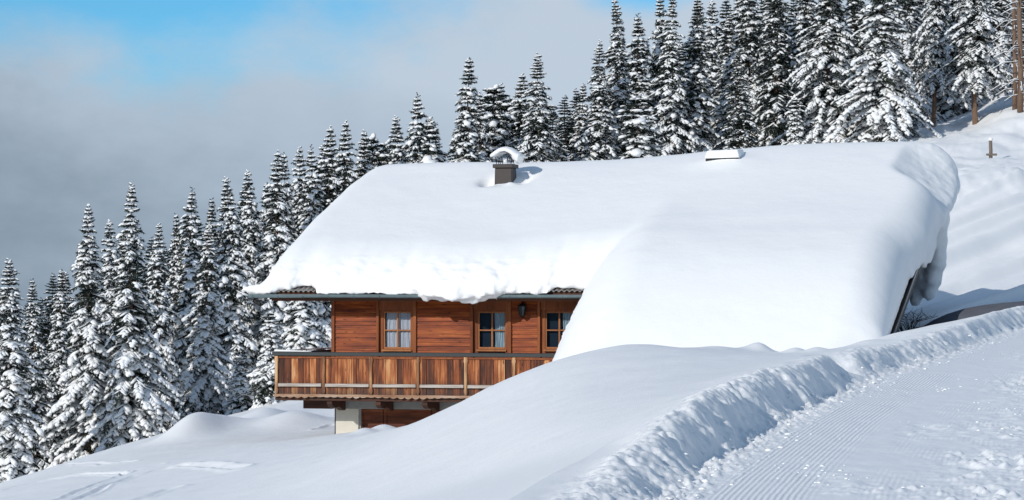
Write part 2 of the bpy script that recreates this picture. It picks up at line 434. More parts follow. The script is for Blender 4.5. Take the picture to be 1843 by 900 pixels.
# loose crumbs of snow along the bank and over the piste
def ico(sub=1):
    import bmesh
    bm = bmesh.new(); bmesh.ops.create_icosphere(bm, subdivisions=sub, radius=1.0)
    bm.verts.ensure_lookup_table(); V = np.array([v.co[:] for v in bm.verts]); Fc = np.array([[v.index for v in f.verts] for f in bm.faces]); bm.free()
    return V, Fc
ICO1 = ico(1); ICO2 = ico(2); ICO3 = ico(3)
def crumbs():
    pts = []
    seg = BASE[1:-4]
    for i in range(380):
        k = rng.integers(0, len(seg)-1); t = rng.random()
        p = seg[k]*(1-t) + seg[k+1]*t; e = seg[k+1]-seg[k]; nrm = np.array([-e[1], e[0]])/np.linalg.norm(e)
        off = -abs(rng.normal(0, .35)) + .25*rng.random()
        pts.append((*(p + nrm*off), .005 + .026*rng.random()**4))
    for i in range(26):
        px = rng.uniform(1380, 1880); py = rng.uniform(650, 905)
        x, y = on_plane(px, py); sp_ = rng.uniform(.08, .3)
        for q in range(rng.integers(3, 12)): pts.append((x + rng.normal(0, sp_), y + rng.normal(0, sp_*2), (.005 + .017*rng.random()**3)))
    pts = np.array(pts); sd = signed_edge(pts[:,0], pts[:,1]); pts = pts[(sd < .5)]
    z = ground(pts[:,0], pts[:,1])
    V0, F0 = ICO1; n = len(V0); Vs = []; Fs = []
    for i, ((x, y, r), zz) in enumerate(zip(pts, z)):
        j = 1 + .35*rng.standard_normal((n, 1))*.6
        sc = np.array([1.2, 1.2, .5])*rng.uniform(.7, 1.3, 3)
        Vs.append(V0*j*sc*r + (x, y, zz + r*.15)); Fs.append(F0 + i*n)
    me = mesh_np('snow_crumbs', np.concatenate(Vs), np.concatenate(Fs), 3)
    o = link('snow_crumbs', me, M['snow_small'])
    tag(o, 'loose crumbs of snow scattered along the bank and over the piste', 'snow crumbs', kind='stuff')
crumbs()

# dirty-snow hump right of the chalet, its shade put into the dark colour
def shade_tinted_mound():
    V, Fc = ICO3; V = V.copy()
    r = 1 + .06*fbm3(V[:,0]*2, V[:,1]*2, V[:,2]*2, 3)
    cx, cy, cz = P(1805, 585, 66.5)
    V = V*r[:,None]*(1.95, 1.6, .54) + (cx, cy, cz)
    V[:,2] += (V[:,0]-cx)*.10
    o = link('shade_tinted_mound', mesh_np('shade_tinted_mound', V, Fc, 3), M['dirty_shade'], smooth=True)
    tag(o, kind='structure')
shade_tinted_mound()

# ------------------------------------------------------------------ chalet
RV = 6.3; EV = -.8; SL_ = .385; RZ = .13 + SL_*(RV-EV)
def roofz(v): return RZ - SL_*np.abs(v - RV)
hx, hy = W(0, 0)
chalet = empty('chalet', (hx, hy, ZB), -TH)
tag(chalet, 'brown timber chalet with balcony under a very thick white snow roof', 'house')
def L(z): return z - ZB
def yat(u, v): return OY - ST*u + CT*v
def zz(py, u, v=0): return -(py - HY)/F*yat(u, v)

ULEN = 12.0
# main walls
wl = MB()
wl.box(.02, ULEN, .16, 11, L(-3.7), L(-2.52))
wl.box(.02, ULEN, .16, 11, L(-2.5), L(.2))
wl.build('wall_core', M['room_gloom'], chalet)
EDGES = [(603, 678), (750, 847), (921, 968)]            # plank panels (photo columns)
WINS = [(691, 741), (861, 911), (982, 1032)]
TRIMS = [(598, 603), (678, 682.5), (744.5, 750), (847, 852), (915, 921), (968, 973), (1036, 1042)]
PN = EDGES + [(1042, 1500)]
for a, b in PN:
    pl = MB()
    ua, ub = U(a, 0), U(b, 0)
    z = -2.5; k = 0
    while z < .35:
        j = rng.uniform(-.004, .004)
        pl.hexa([(ua, -.012+j, L(z)), (ub, -.012+j, L(z)), (ub, .1, L(z)), (ua, .1, L(z)),
                 (ua, .004+j, L(z+.095)), (ub, .004+j, L(z+.095)), (ub, .1, L(z+.095)), (ua, .1, L(z+.095))])
        z += .102
    pl.build('plank_wall', M['planks'], chalet)
for a, b in TRIMS:
    t = MB().box(U(a, 0), U(b, 0), -.05, .14, L(-2.5), L(.5)); t.build('wall_post', M['trim'], chalet, .006)
sw = MB()                                             # side wall planks (left gable)
z = -2.5
while z < 2.6:
    v1 = 11 if z < .5 else 11
    lo = max(.0, (z-.2-.12)/SL_ + EV); hi = min(11., 2*RV-lo)
    if hi > lo: sw.box(-.012, .02, lo, hi, L(z), L(z+.098))
    z += .102
sw.build('gable_planks', M['planks'], chalet)
for (a, b), (c, d) in zip(WINS, [(682.5, 744.5), (852, 915), (973, 1036)]):
    MB().box(U(c, 0), U(d, 0), -.02, .12, L(zz(558, U(c, 0))), L(.4)).build('window_header', M['trim'], chalet, .006)
for wi, ((a, b), (c, d)) in enumerate(zip(WINS, [(682.5, 744.5), (852, 915), (973, 1036)])):
    ua, ub = U(a, .06), U(b, .06); uc, ud = U(c, 0), U(d, 0)
    zt, zb = zz(561, ua), zz(628, ua); zlow = -1.75
    fr = MB()
    fr.box(uc, ua, .03, .12, L(zlow), L(zz(558, uc))); fr.box(ub, ud, -.01, .12, L(zlow), L(zz(558, uc)))
    fr.box(ua, ub, .03, .12, L(zlow), L(zb)); fr.box(ua, ub, .03, .12, L(zt), L(zz(558, uc)))
    w = fr.build('window', M['trim'], chalet, .004)
    s = MB(); t = .032
    s.box(ua, ua+t, .045, .085, L(zb), L(zt)); s.box(ub-t, ub, .045, .085, L(zb), L(zt))
    s.box(ua+t, ub-t, .045, .085, L(zt-t), L(zt)); s.box(ua+t, ub-t, .045, .085, L(zb), L(zb+t*1.4))
    um = (ua+ub)/2; zm = zz(594.5, um)
    s.box(um-.02, um+.02, .042, .082, L(zb+t*1.4), L(zt-t)); s.box(ua+t, um-.02, .048, .078, L(zm-.016), L(zm+.016)); s.box(um+.02, ub-t, .048, .078, L(zm-.016), L(zm+.016))
    s.build('window_sash', M['window_wood'], w, .004)
    MB().box(ua-.03, ub+.03, -.05, .03, L(zb-.06), L(zb-.015)).build('window_sill', M['window_wood'], w, .005)
    MB().add([(ua+t*.5, .062, L(zb+t)), (ub-t*.5, .062, L(zb+t)), (ub-t*.5, .062, L(zt-t*.5)), (ua+t*.5, .062, L(zt-t*.5))], [(0, 1, 2, 3)]).build('window_pane', M['glass'], w)
    def curtain(u0, u1, mat, folds, spread=0.0):
        n = 64; top = []; bot = []
        cm = MB(); nz = 8; vs = []; fs = []
        for j in range(nz+1):
            f = j/nz; zc = zb + (zt-zb)*f
            for i in range(n+1):
                g = i/n
                uu = u0 + (u1-u0)*g + spread*(1-f)*(g-.5) + .02*math.sin(f*5+g*9)*(1-f)
                vs.append((uu, .125 + .014*math.sin(g*folds*6.28+.6*math.sin(f*3)) + .006*math.sin(g*folds*15), L(zc)))
        for j in range(nz):
            for i in range(n): q = j*(n+1)+i; fs.append((q, q+1, q+n+2, q+n+1))
        cm.add(vs, fs).build('curtain', mat, w, smooth=True)
    wd = ub-ua
    if wi == 0: curtain(ua+.08*wd, ub-.02, M['curtain_white'], 6, .12)
    elif wi == 1: curtain(ua+.56*wd, ub-.02, M['curtain_blue'], 6)
    else: curtain(ua+.6*wd, ub-.02, M['curtain_blue'], 5)
# lantern
lu = U(943, 0); lz = zz(558, lu)
def ring(c, r, z, n=6): return [(c[0]+r*math.cos(6.283*k/n+.52), c[1]+r*math.sin(6.283*k/n+.52), L(z)) for k in range(n)]
lc = (lu, -.16)
lant = MB().loft([ring(lc, .005, lz+.19), ring(lc, .03, lz+.165), ring(lc, .12, lz+.1), ring(lc, .115, lz+.085)])
lant.loft([ring(lc, .06, lz-.13), ring(lc, .055, lz-.15), ring(lc, .012, lz-.19)])
for k in range(6):
    a = 6.283*k/6+.52
    lant.tube([(lc[0]+.1*math.cos(a), lc[1]+.1*math.sin(a), L(lz+.09)), (lc[0]+.06*math.cos(a), lc[1]+.06*math.sin(a), L(lz-.14))], .008, 4)
lant.tube([(lu, -.02, L(lz+.05)), (lu, -.02, L(lz+.17)), (lu, -.09, L(lz+.23)), (lu, -.16, L(lz+.18))], .012, 5)
lant.box(lu-.04, lu+.04, -.03, -.008, L(lz), L(lz+.12))
lo_ = lant.build('wall_lantern', M['black_iron'], chalet)
MB().loft([ring(lc, .095, lz+.085), ring(lc, .055, lz-.13)]).build('lantern_glass', M['lamp_glass'], lo_)

# balcony
BV = -1.1
bl = U(494, BV); br = 8.2
bal = MB().box(bl, br, BV+.04, 0, L(-2.6), L(-2.48)).box(bl, -.015, 0, 9, L(-2.6), L(-2.48)).build('balcony', M['dark_wood'], chalet, .008)
zr0, zr1 = zz(640.5, 0, BV), zz(633.5, 0, BV)
MB().box(bl-.03, br, BV-.1, BV+.08, L(zr0), L(zr1)).build('handrail', M['rail_cap'], bal, .01)
MB().box(bl-.05, bl+.1, BV+.09, 9, L(zr0-.02), L(zr1-.02)).build('handrail', M['rail_cap'], bal, .01)
posts = [499, 583.5, 669, 753.5, 839.5, 926, 1012]
PU = [U(p, BV) for p in posts]
zt, zbm = zz(641, 0, BV), zz(709, 0, BV)
for p in PU:
    rings = []
    prof = [(0, .034), (.04, .03), (.06, .045), (.13, .045), (.16, .036), (.5, .036), (.84, .036), (.87, .05), (.93, .05), (.96, .04), (1, .05)]
    rings = [[(p-w_, BV-.075, L(zbm+(zt-zbm)*f)), (p+w_, BV-.075, L(zbm+(zt-zbm)*f)), (p+w_, BV+.02, L(zbm+(zt-zbm)*f)), (p-w_, BV+.02, L(zbm+(zt-zbm)*f))] for f, w_ in prof]
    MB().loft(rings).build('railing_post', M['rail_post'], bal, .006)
zlo, zhi = zz(711, 0, BV), zz(641, 0, BV)
BOARD = []
for i in range(len(PU)):
    a = PU[i]+.05; b = (PU[i+1]-.05) if i+1 < len(PU) else br
    m = MB(); u = a
    while u < b-.01:
        wd = min(rng.uniform(.11, .2), b-u)
        if b-u-wd < .05: wd = b-u
        j = rng.uniform(-.006, .006)
        m.box(u+.004, u+wd-.004, BV-.028+j, BV, L(zlo + rng.uniform(-.004, .012)), L(zhi-.02)); u += wd
    m.box(a, b, BV, BV+.01, L(zlo+.03), L(zhi-.03))
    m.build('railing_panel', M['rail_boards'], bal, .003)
    MB().box(a+.0, b, BV-.055, BV-.03, L(zhi-.055), L(zhi-.005)).build('top_batten', M['trim'], bal, .004)
    MB().hexa([(a, BV-.1, L(zz(696, 0, BV))), (b, BV-.1, L(zz(695.5, 0, BV))), (b, BV-.035, L(zz(696, 0, BV))), (a, BV-.035, L(zz(696, 0, BV))),
               (a, BV-.085, L(zz(690.5, 0, BV))), (b, BV-.085, L(zz(690, 0, BV))), (b, BV-.035, L(zz(690, 0, BV))), (a, BV-.035, L(zz(690, 0, BV)))]).build('lower_batten', M['batten'], bal, .005)
m = MB(); v = BV+.1
while v < 8.9: m.box(bl, bl+.03, v, v+.15, L(zlo), L(zhi-.02)); v += .155
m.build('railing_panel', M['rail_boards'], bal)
# scalloped apron under the boards
sc = MB(); n = 420; us = np.linspace(bl, br, n); vs = []; fs = []
for u in us:
    zb_ = zz(713.5, 0, BV) - .04*abs(math.sin(u*math.pi/.19))*(.75+.5*float(n2(np.array([u*3.]), np.array([0.]), 5)[0]))
    vs += [(u, BV-.05, L(zz(709.5, 0, BV))), (u, BV-.05, L(zb_)), (u, BV-.02, L(zb_)), (u, BV-.02, L(zz(709.5, 0, BV)))]
for i in range(n-1):
    q = i*4
    fs += [(q, q+1, q+5, q+4), (q+1, q+2, q+6, q+5), (q+2, q+3, q+7, q+6), (q+3, q, q+4, q+7)]
sc.add(vs, fs).build('scalloped_apron', M['scallop'], bal)
# ground floor: plaster pier, concrete edge, brackets, timber doors
MB().box(U(604, 0), U(645, 0), 0, .5, L(-3.7), L(-2.83)).box(U(604, 0), U(604, 0)+.2, .5, 11, L(-3.7), L(-2.83)).build('plaster_wall', M['plaster'], chalet, .01)
MB().box(U(601, 0), ULEN, -.03, .5, L(-2.83), L(-2.605)).build('floor_slab_edge', M['concrete'], chalet, .01)
MB().box(U(548, -.4), U(600, -.4), -.5, -.3, L(-2.82), L(-2.61)).build('support_beam', M['dark_wood'], chalet, .01)
for px in (596, 683, 767, 851):
    u = U(px, -.9)
    rings = []
    for f in np.linspace(0, 1, 9):
        vv = -1.02+1.0*f; zb_ = -2.61-.24*(.35+.65*f**.6)-.03*math.sin(f*9)
        rings.append([(u-.07, vv, L(zb_)), (u+.07, vv, L(zb_)), (u+.07, vv, L(-2.605)), (u-.07, vv, L(-2.605))])
    MB().loft(rings).build('carved_bracket', M['dark_wood'], chalet, .008)
d0, d1 = U(646, .2), ULEN
MB().box(U(645, 0), U(648.5, 0), .05, .3, L(-3.7), L(-2.83)).build('door_jamb', M['concrete'], chalet)
for a, b in ((649, 690), (691, 776), (777.5, 862), (864, 980)):
    ua, ub = U(a, .12), U(b, .12)
    dr = MB().box(ua, ub, .12, .15, L(-3.7), L(-2.84))
    dr.box(ua, ua+.08, .09, .12, L(-3.7), L(-2.84)).box(ub-.08, ub, .09, .12, L(-3.7), L(-2.84)).box(ua+.08, ub-.08, .09, .12, L(-2.95), L(-2.84))
    if ub-ua > .8:
        dd = dr.build('garage_door', M['door_wood'], chalet, .005)
        MB().box(ua+.1, ub-.1, .105, .122, L(-3.5), L(-3.05)).build('door_panel', M['door_wood'], dd)
    else: dr.build('garage_door', M['door_wood'], chalet, .005)

# roof slabs, corrugated edge, verge boards, gutter
UL, UR, UB = -1.3, 14.42, 13.0
def slab(u0, u1, v0, v1, t0, t1):
    a, b = roofz(v0), roofz(v1)
    return [(u0, v0, L(a-t0)), (u1, v0, L(a-t0)), (u1, v1, L(b-t0)), (u0, v1, L(b-t0)), (u0, v0, L(a-t1)), (u1, v0, L(a-t1)), (u1, v1, L(b-t1)), (u0, v1, L(b-t1))]
rf = MB().hexa(slab(UL, UR, EV, RV, .14, .04)).hexa(slab(UL, UB, RV+.001, 11.6, .14, .04)).hexa(slab(7.4, UR, -4.6, EV-.001, .14, .04))
roof = rf.build('roof', M['dark_wood'], chalet)
cm = MB(); vs = []; fs = []; n = 700
for u in np.linspace(UL-.2, 7.0, n):
    s_ = .02*math.sin(u*2*math.pi/.13)
    for v_ in (EV-.08, EV+1.3):
        vs.append((u, v_, L(roofz(v_) - .012 + s_)))
    vs.append((u, EV-.08, L(roofz(EV-.08) - .02 + s_)))
for i in range(n-1):
    q = i*3; fs += [(q, q+3, q+4, q+1), (q+2, q+5, q+3, q)]
cm.add(vs, fs).build('corrugated_edge', M['tin'], roof)
MB().box(UL, 7.2, EV+.02, EV+.06, L(-.16), L(-.02)).build('fascia_board', M['dark_wood'], roof, .005)
MB().hexa(slab(UR+.002, UR+.045, -4.65, RV, .2, -.0)).build('verge_board', M['verge'], roof)
MB().hexa(slab(UR+.047, UR+.055, -4.65, RV, .05, -.03)).build('verge_flashing', M['verge_metal'], roof)
MB().hexa(slab(UL-.045, UL-.002, EV, RV, .26, -.02)).hexa(slab(UL-.045, UL-.002, RV+.001, 11.6, .26, -.02)).build('verge_board', M['verge'], roof)
for vp in (.05, 3.2, 6.3, 9.4):
    za = roofz(vp)-.16
    MB().box(U(521, 0) if vp < 1 else -1.5, ULEN+.6, vp-.09, vp+.09, L(za-.2), L(za)).build('purlin', M['dark_wood'], roof, .01)
gu0, gu1 = U(448, EV-.1), 7.1
gm = MB(); vs = []; fs = []; na = 12
gz0 = zz(530.5, 0, EV); gr = .075
for ui, u in enumerate((gu0, gu1)):
    for rr in (gr, gr-.008):
        for k in range(na+1):
            a = math.pi + math.pi*k/na
            vs.append((u, EV-.1 + rr*math.cos(a), L(gz0 - .012*ui + rr*math.sin(a)*1.05)))
N1 = na+1
for k in range(na):
    fs += [(k, k+1, 2*N1+k+1, 2*N1+k), (N1+k+1, N1+k, 3*N1+k, 3*N1+k+1)]
    for e in (0, 2*N1): fs.append((e+k, e+k+1, e+N1+k+1, e+N1+k))
fs += [(0, 2*N1, 3*N1, N1), (na, N1+na, 3*N1+na, 2*N1+na)]
gm.add(vs, fs)
gm.tube([(gu0, EV-.1-gr, L(gz0)), (gu1, EV-.1-gr, L(gz0-.012))], .012, 6)
gut = gm.build('gutter', M['gutter'], roof)
u = gu0+.12
while u < gu1:
    pts = [(u, EV-.1+(gr+.006)*math.cos(math.pi+math.pi*k/8), L(gz0-.006+(gr+.006)*1.05*math.sin(math.pi+math.pi*k/8))) for k in range(9)]
    MB().tube(pts, .008, 4).build('gutter_bracket', M['gutter'], gut)
    u += .66
MB().tube([(U(973, -.06), -.09, L(-.05)), (U(973, -.06), -.09, L(-.5))], .006, 5).build('cable', M['black_iron'], chalet)

# chimney and roof hatch
CV = 4.55; cu = U(910, CV)
def sq(c, v, hw, hv, z): return [(c-hw, v-hv, L(z)), (c+hw, v-hv, L(z)), (c+hw, v+hv, L(z)), (c-hw, v+hv, L(z))]
zc0 = zz(303, cu, CV); zc1 = zz(296, cu, CV)
ch = MB().loft([sq(cu, CV, .26, .26, 1.8), sq(cu, CV, .225, .225, zc0)]).build('chimney', M['chimney'], chalet, .01)
MB().loft([sq(cu, CV, .275, .275, zc0), sq(cu, CV, .275, .275, zc1), ]).build('chimney_crown', M['chimney'], ch, .012)
hd_ = MB(); hw = .27; arch = []
for k in range(17):
    f = k/16; uu = cu - .36 + .72*f
    zz_ = zc1 + .14 + .17*math.sin(math.pi*f)**1.3
    arch.append((uu, zz_))
rings = [[(uu, CV-.24, L(q)), (uu, CV+.24, L(q)), (uu, CV+.24, L(q+.018)), (uu, CV-.24, L(q+.018))] for uu, q in arch]
hd_.loft(rings).build('chimney_hood', M['black_iron'], ch)
for a in (-.19, .12):
    for b in (-.18, .18):
        for e in (0, .06):
            MB().tube([(cu+a+e, CV+b, L(zc1-.01)), (cu+a+e-.03, CV+b, L(zc1+.2))], .009, 4).build('hood_leg', M['black_iron'], ch)
HV = 4.9; hu0, hu1 = U(1271, HV), U(1333, HV)

# ------------------------------------------------------------------ snow bodies made by fusing solids into voxels
def fuse(name, parts, voxel, smooth_it, mat):
    V = []; Fc = []
    for p in parts:
        n = len(V); V += [tuple(q) for q in p[0]]; Fc += [tuple(int(i)+n for i in f) for f in p[1]]
    me = bpy.data.meshes.new(name); me.from_pydata(V, [], Fc); me.update()
    o = link(name, me, mat)
    m = o.modifiers.new('Remesh', 'REMESH'); m.mode = 'VOXEL'; m.voxel_size = voxel; m.adaptivity = 0
    if smooth_it:
        s = o.modifiers.new('Smooth', 'SMOOTH'); s.factor = .5; s.iterations = smooth_it
    dg = bpy.context.evaluated_depsgraph_get(); ev = o.evaluated_get(dg)
    me2 = bpy.data.meshes.new_from_object(ev); o.modifiers.clear(); o.data = me2; bpy.data.meshes.remove(me)
    me2.name = name
    if not me2.materials: me2.materials.append(mat)
    me2.polygons.foreach_set('use_smooth', np.ones(len(me2.polygons), bool))
    return o
def field_solid(us, vs, zt, zb, keep):
    h, w = zt.shape; Uu, Vv = np.meshgrid(us, vs, indexing='ij')
    idx = -np.ones((h, w), int); V = []; Fc = []
    cell = keep[:-1,:-1] & keep[1:,:-1] & keep[1:,1:] & keep[:-1,1:]
    use = np.zeros((h, w), bool)
    for a, b in ((0,0),(1,0),(1,1),(0,1)): use[a:h-1+a, b:w-1+b] |= cell
    n = use.sum(); idx[use] = np.arange(n)
    V = np.r_[np.c_[Uu[use], Vv[use], zt[use]], np.c_[Uu[use], Vv[use], zb[use]]]
    ii, jj = np.nonzero(cell)
    a = idx[ii,jj]; b = idx[ii+1,jj]; c = idx[ii+1,jj+1]; d = idx[ii,jj+1]
    fs = np.r_[np.c_[a,b,c,d], np.c_[d,c,b,a]+n]
    E = np.r_[np.c_[a,b], np.c_[b,c], np.c_[c,d], np.c_[d,a]]
    key = set(map(tuple, E)); side = [(p, p+n, q+n, q) for p, q in key if (q, p) not in key]
    return V, list(map(tuple, fs)) + side
def blob(c, r, seed=0, amp=.12, fr=2.0, sub=ICO2):
    V, Fc = sub; k = 1+amp*fbm3(V[:,0]*fr+seed, V[:,1]*fr, V[:,2]*fr, seed)
    return V*k[:,None]*np.array(r)+np.array(c), Fc
def q_(d, w, p=2.0):
    t = np.clip(d/w, 0, 1); return np.maximum(1-(1-t)**p, 0)**(1/p)

def roof_snow():
    us = np.arange(-1.6, 15.4, .08); vs = np.arange(-9.2, 13.3, .08)
    Ug, Vg = np.meshgrid(us, vs, indexing='ij')
    rz = RZ - SL_*(np.sqrt((Vg-RV)**2+.5**2)-.2)
    nz = fbm(Ug*.28, Vg*.28, 5, 2)
    T = .74 + .44*sstep(3, 12, Ug) + .04*nz
    T = T + .06*np.exp(-((Ug-1.)/2)**2)*sstep(5, 6.3, Vg)
    # left part: front eave edge
    vf = -1.01 + .06*n2(Ug*2.3, Ug*0, 6) + .05*n2(Ug*6, Ug*0, 8)
    vf = vf + .2*np.exp(-((Ug+.5)/.5)**2) + .12*np.exp(-((Ug-5.9)/.5)**2)
    vf = vf - .3*np.exp(-((Ug-3.6)/1.1)**4) - .1*np.exp(-((Ug-5.6)/.5)**2)
    left = -1.48 + .1*sstep(4.5, 6.3, Vg) + .05*n2(Vg*.9, Vg*0, 12)
    ue = 14.4 + .35*sstep(-.8, 1.2, Vg) + .15*np.exp(-((Vg-5.4)/1.2)**2) - 1.5*sstep(6.4, 7.8, Vg) + .06*n2(Vg*.7, Vg*0, 13)
    scoop = np.exp(-((Vg-4.8)/1.5)**4); wr = .85 + .6*scoop; pr = 2.1 - 1.1*scoop
    th = T*q_(Ug-left, .8, 2.2)*q_(Vg-vf, 1.5, 2.0)*q_(ue-Ug, wr, pr)*q_(11.8-Vg, 1.2)
    ztL = rz + th
    # right part: snow slid off the eave, running to the ground
    vq = np.linspace(-12, 9, 600)
    zq = np.interp(vq, [-9.2, -8, -7, -5.6, -4.5, -3.5, -2.5, -1.5, 0, 2, 6.3], [-3.7, -3.2, -2.5, -1.35, -.42, .3, .86, 1.27, 1.76, 2.5, 4.2])
    for _ in range(6): zq = np.convolve(np.pad(zq, 16, mode='edge'), np.ones(33)/33, mode='valid')
    zc = np.interp(Vg, vq, zq)
    ub = 6.1 + .1*np.clip(-1.3-Vg, 0, 4)
    flank = q_(Ug-ub, 2.3, 2.1)
    ue2 = np.where(Vg > -4.7, 14.43 + .23*sstep(-.8, 1.0, Vg), 14.43-.35*(-4.7-Vg))
    fr2 = q_(ue2-Ug, 1.1, 2.2)
    gb = -3.55
    ztR = gb + (zc - gb)*flank
    rs = roofz(Vg)+.02
    low = gb + (rs-gb)*sstep(-5.6, -4.3, Vg)
    ztR = low + (ztR-low)*fr2
    ztR = ztR + .03*fbm(Ug*.4, Vg*.4, 15, 2)
    ism = (Vg < -1.0)
    inL = (Vg > vf) & (Ug > left) & (Ug < ue) & (Vg < 11.8)
    inR = (Ug > ub) & (Ug < ue2)
    wblend = sstep(6.6, 9.0, Ug)*sstep(1.6, -1.0, Vg)
    zl = np.where(inL, ztL, -6.0)
    zf = np.where(inR, ztR, -6.0)
    g = 1 - sstep(-.9, 3.2, Vg)
    dz = zf - zl
    zin = zl + (.5*dz + .5*np.sqrt(dz*dz + .01))*g
    ztop = np.where(Vg > vf, np.where(inL, np.where(Vg < 3.2, zin, zl), np.where(Vg < 0, zf, -6.0)), zf)
    zbot = np.where((Vg > EV-.25) | ((Ug > 8.2) & (Vg > -4.6)), roofz(Vg)+.012, gb-.2)
    zbot = np.where((Vg < EV-.02) & (Ug < 6.5), roofz(EV)-.06, zbot)
    zbot = np.where((Vg < EV-.05) & (Ug > 2.6) & (Ug < 4.6), roofz(EV)-.16-.1*np.exp(-((Ug-3.7)/.5)**2)+.05*n2(Ug*5, Vg*5, 3), zbot)
    # wind scoops round the chimney and hatch
    for (cu_, cv_, a, su, sv) in ((cu-.46, CV-.05, .3, .17, .3), (cu+.5, CV+.05, .22, .2, .3), (cu, CV-.3, .06, .3, .2), ((hu0+hu1)/2, HV-.1, -.09, .7, .45)):
        ztop = ztop - a*np.exp(-((Ug-cu_)/su)**2-((Vg-cv_)/sv)**2)
    ztop = ztop + .1*np.exp(-((Ug-cu-.22)/.12)**2-((Vg-CV+.36)/.12)**2)
    zbot = zbot - .16*sstep(14.36, 14.5, Ug)*(Vg > .8) - .12*sstep(EV-.1, EV-.18, Vg)*(Ug < 6)*(Vg > -1.)
    keep = (ztop > zbot + .03) & (inL | inR)
    parts = [field_solid(us, vs, L(ztop), L(zbot), keep)]
    # cornice over the far gable edge, curling down in shade
    hang = [(1684, 360, 6.9, (.42, .7, .5)), (1686, 395, 7.2, (.33, .7, .5)), (1685, 430, 7.6, (.3, .7, .5)), (1684, 462, 7.9, (.3, .6, .5)),
                           (1678, 495, 8.2, (.27, .6, .42)), (1672, 522, 8.4, (.22, .5, .3)), (1655, 470, 8.3, (.3, .6, .6)), (1650, 515, 8.6, (.24, .5, .42)),
                           (1648, 538, 8.7, (.17, .4, .22)), (1690, 335, 6.3, (.32, .6, .45))]
    for a in (0, 1, 2, 3, 4, 6):
        h0, h1 = hang[a], hang[a+1]
        hang.append(tuple((p+q)/2 for p, q in zip(h0[:3], h1[:3])) + (tuple((p+q)/2*.97 for p, q in zip(h0[3], h1[3])),))
    hang += [(1666, 440, 8.0, (.35, .6, .6)), (1664, 480, 8.3, (.3, .6, .6)), (1662, 505, 8.4, (.22, .5, .35))]
    for (px, py, v, r) in hang:
        u = U(px, v); z = zz(py, u, v)
        parts.append(blob((u, v, L(z)), r, int(u*100+v*10), .2, 2.2))
    # little drift left on the gutter end
    parts.append(blob((U(470, EV), EV-.05, L(.12)), (.55, .15, .14), 4, .2, 2.0)); parts.append(blob((U(490, EV), EV+.1, L(.2)), (.35, .25, .2), 5, .2, 2.0))
    o = fuse('roof_snow', parts, .06, 7, M['snow_roof'])
    me = o.data; n = len(me.vertices); co = np.empty(n*3); me.vertices.foreach_get('co', co); co = co.reshape(-1, 3)
    no = np.empty(n*3); me.vertices.foreach_get('normal', no); no = no.reshape(-1, 3)
    x, y, z = co.T
    edge = (sstep(-.1, -.5, y)*sstep(L(1.1), L(.4), z)*sstep(7.0, 6.6, x))
    d = edge*(.07*fbm3(x*5, y*5, z*5, 4, 3)+.03*fbm3(x*14, y*14, z*14, 9, 2))
    d = d + .012*fbm3(x*1.2, y*1.2, z*1.2, 14, 2)
    side = sstep(13.2, 13.8, x)*sstep(6.4, 7.2, y)
    side = np.maximum(side, sstep(13.2, 14.2, x)*sstep(2.8, 4.2, y))
    d = d + side*.035*fbm3(x*4, y*4, z*4, 24, 3)
    co = co + no*d[:,None]
    me.vertices.foreach_set('co', co.ravel()); me.update()
    o.location = chalet.location; o.rotation_euler = chalet.rotation_euler
    tag(o, 'huge smooth blanket of snow covering the chalet roof and sliding to the ground', 'roof snow')
    return o
rs_ = roof_snow()
def place(o): o.location = chalet.location; o.rotation_euler = chalet.rotation_euler; return o
# snow cap on the chimney hood
parts = []
for uu, q in arch[1:]:
    parts.append(blob((uu+.02, CV, L(q+.07)), (.11, .3, .09), int(uu*50), .1))
parts.append(blob((cu+.3, CV+.02, L(zc1+.2)), (.13, .28, .14), 3, .1)); parts.append(blob((cu+.36, CV+.02, L(zc1+.14)), (.1, .28, .14), 8, .1))
tag(place(fuse('snow_cap', parts, .03, 6, M['snow_small'])), 'rounded cap of snow on the arched chimney hood', 'snow cap')
# roof hatch: low box with its own snow pad
zs = zz(285, (hu0+hu1)/2, HV)
MB().box(hu0+.02, hu1-.03, HV-.17, HV+.5, L(zs-.4), L(zs+.03)).build('roof_hatch', M['verge'], chalet, .01)
hs = MB().hexa([(hu0+.0, HV-.26, L(zs-.02)), (hu1+.02, HV-.26, L(zs+.0)), (hu1+.02, HV+.5, L(zs+.08)), (hu0+.0, HV+.5, L(zs+.08)),
                (hu0+.06, HV-.2, L(zs+.19)), (hu1-.04, HV-.2, L(zs+.21)), (hu1-.03, HV+.5, L(zs+.26)), (hu0+.08, HV+.5, L(zs+.24))])
tag(place(fuse('snow_cap', [(hs.v, hs.f)], .03, 4, M['snow_small'])), 'flat pad of snow on the low roof hatch right of the chimney', 'snow cap')
# snow lying on the handrail end
hs = MB().hexa([(bl-.02, BV+.1, L(zr1+.0)), (bl+.09, BV+.1, L(zr1+.0)), (bl+.09, 6.0, L(zr1+.0)), (bl-.02, 6.0, L(zr1+.0)),
                (bl, BV+.1, L(zr1+.03)), (bl+.07, BV+.1, L(zr1+.03)), (bl+.07, 6.0, L(zr1+.05)), (bl, 6.0, L(zr1+.05))])
hs.hexa([(bl-.02, BV-.02, L(zr1+.0)), (bl+1.0, BV-.02, L(zr1+.0)), (bl+1.0, BV+.07, L(zr1+.0)), (bl-.02, BV+.07, L(zr1+.0)),
         (bl, BV, L(zr1+.06)), (bl+.9, BV, L(zr1+.025)), (bl+.9, BV+.06, L(zr1+.025)), (bl, BV+.06, L(zr1+.06))])
tag(place(fuse('rail_snow', [(hs.v, hs.f)], .025, 3, M['snow_small'])), 'thin strip of snow lying along the left end of the balcony rail', 'snow strip')

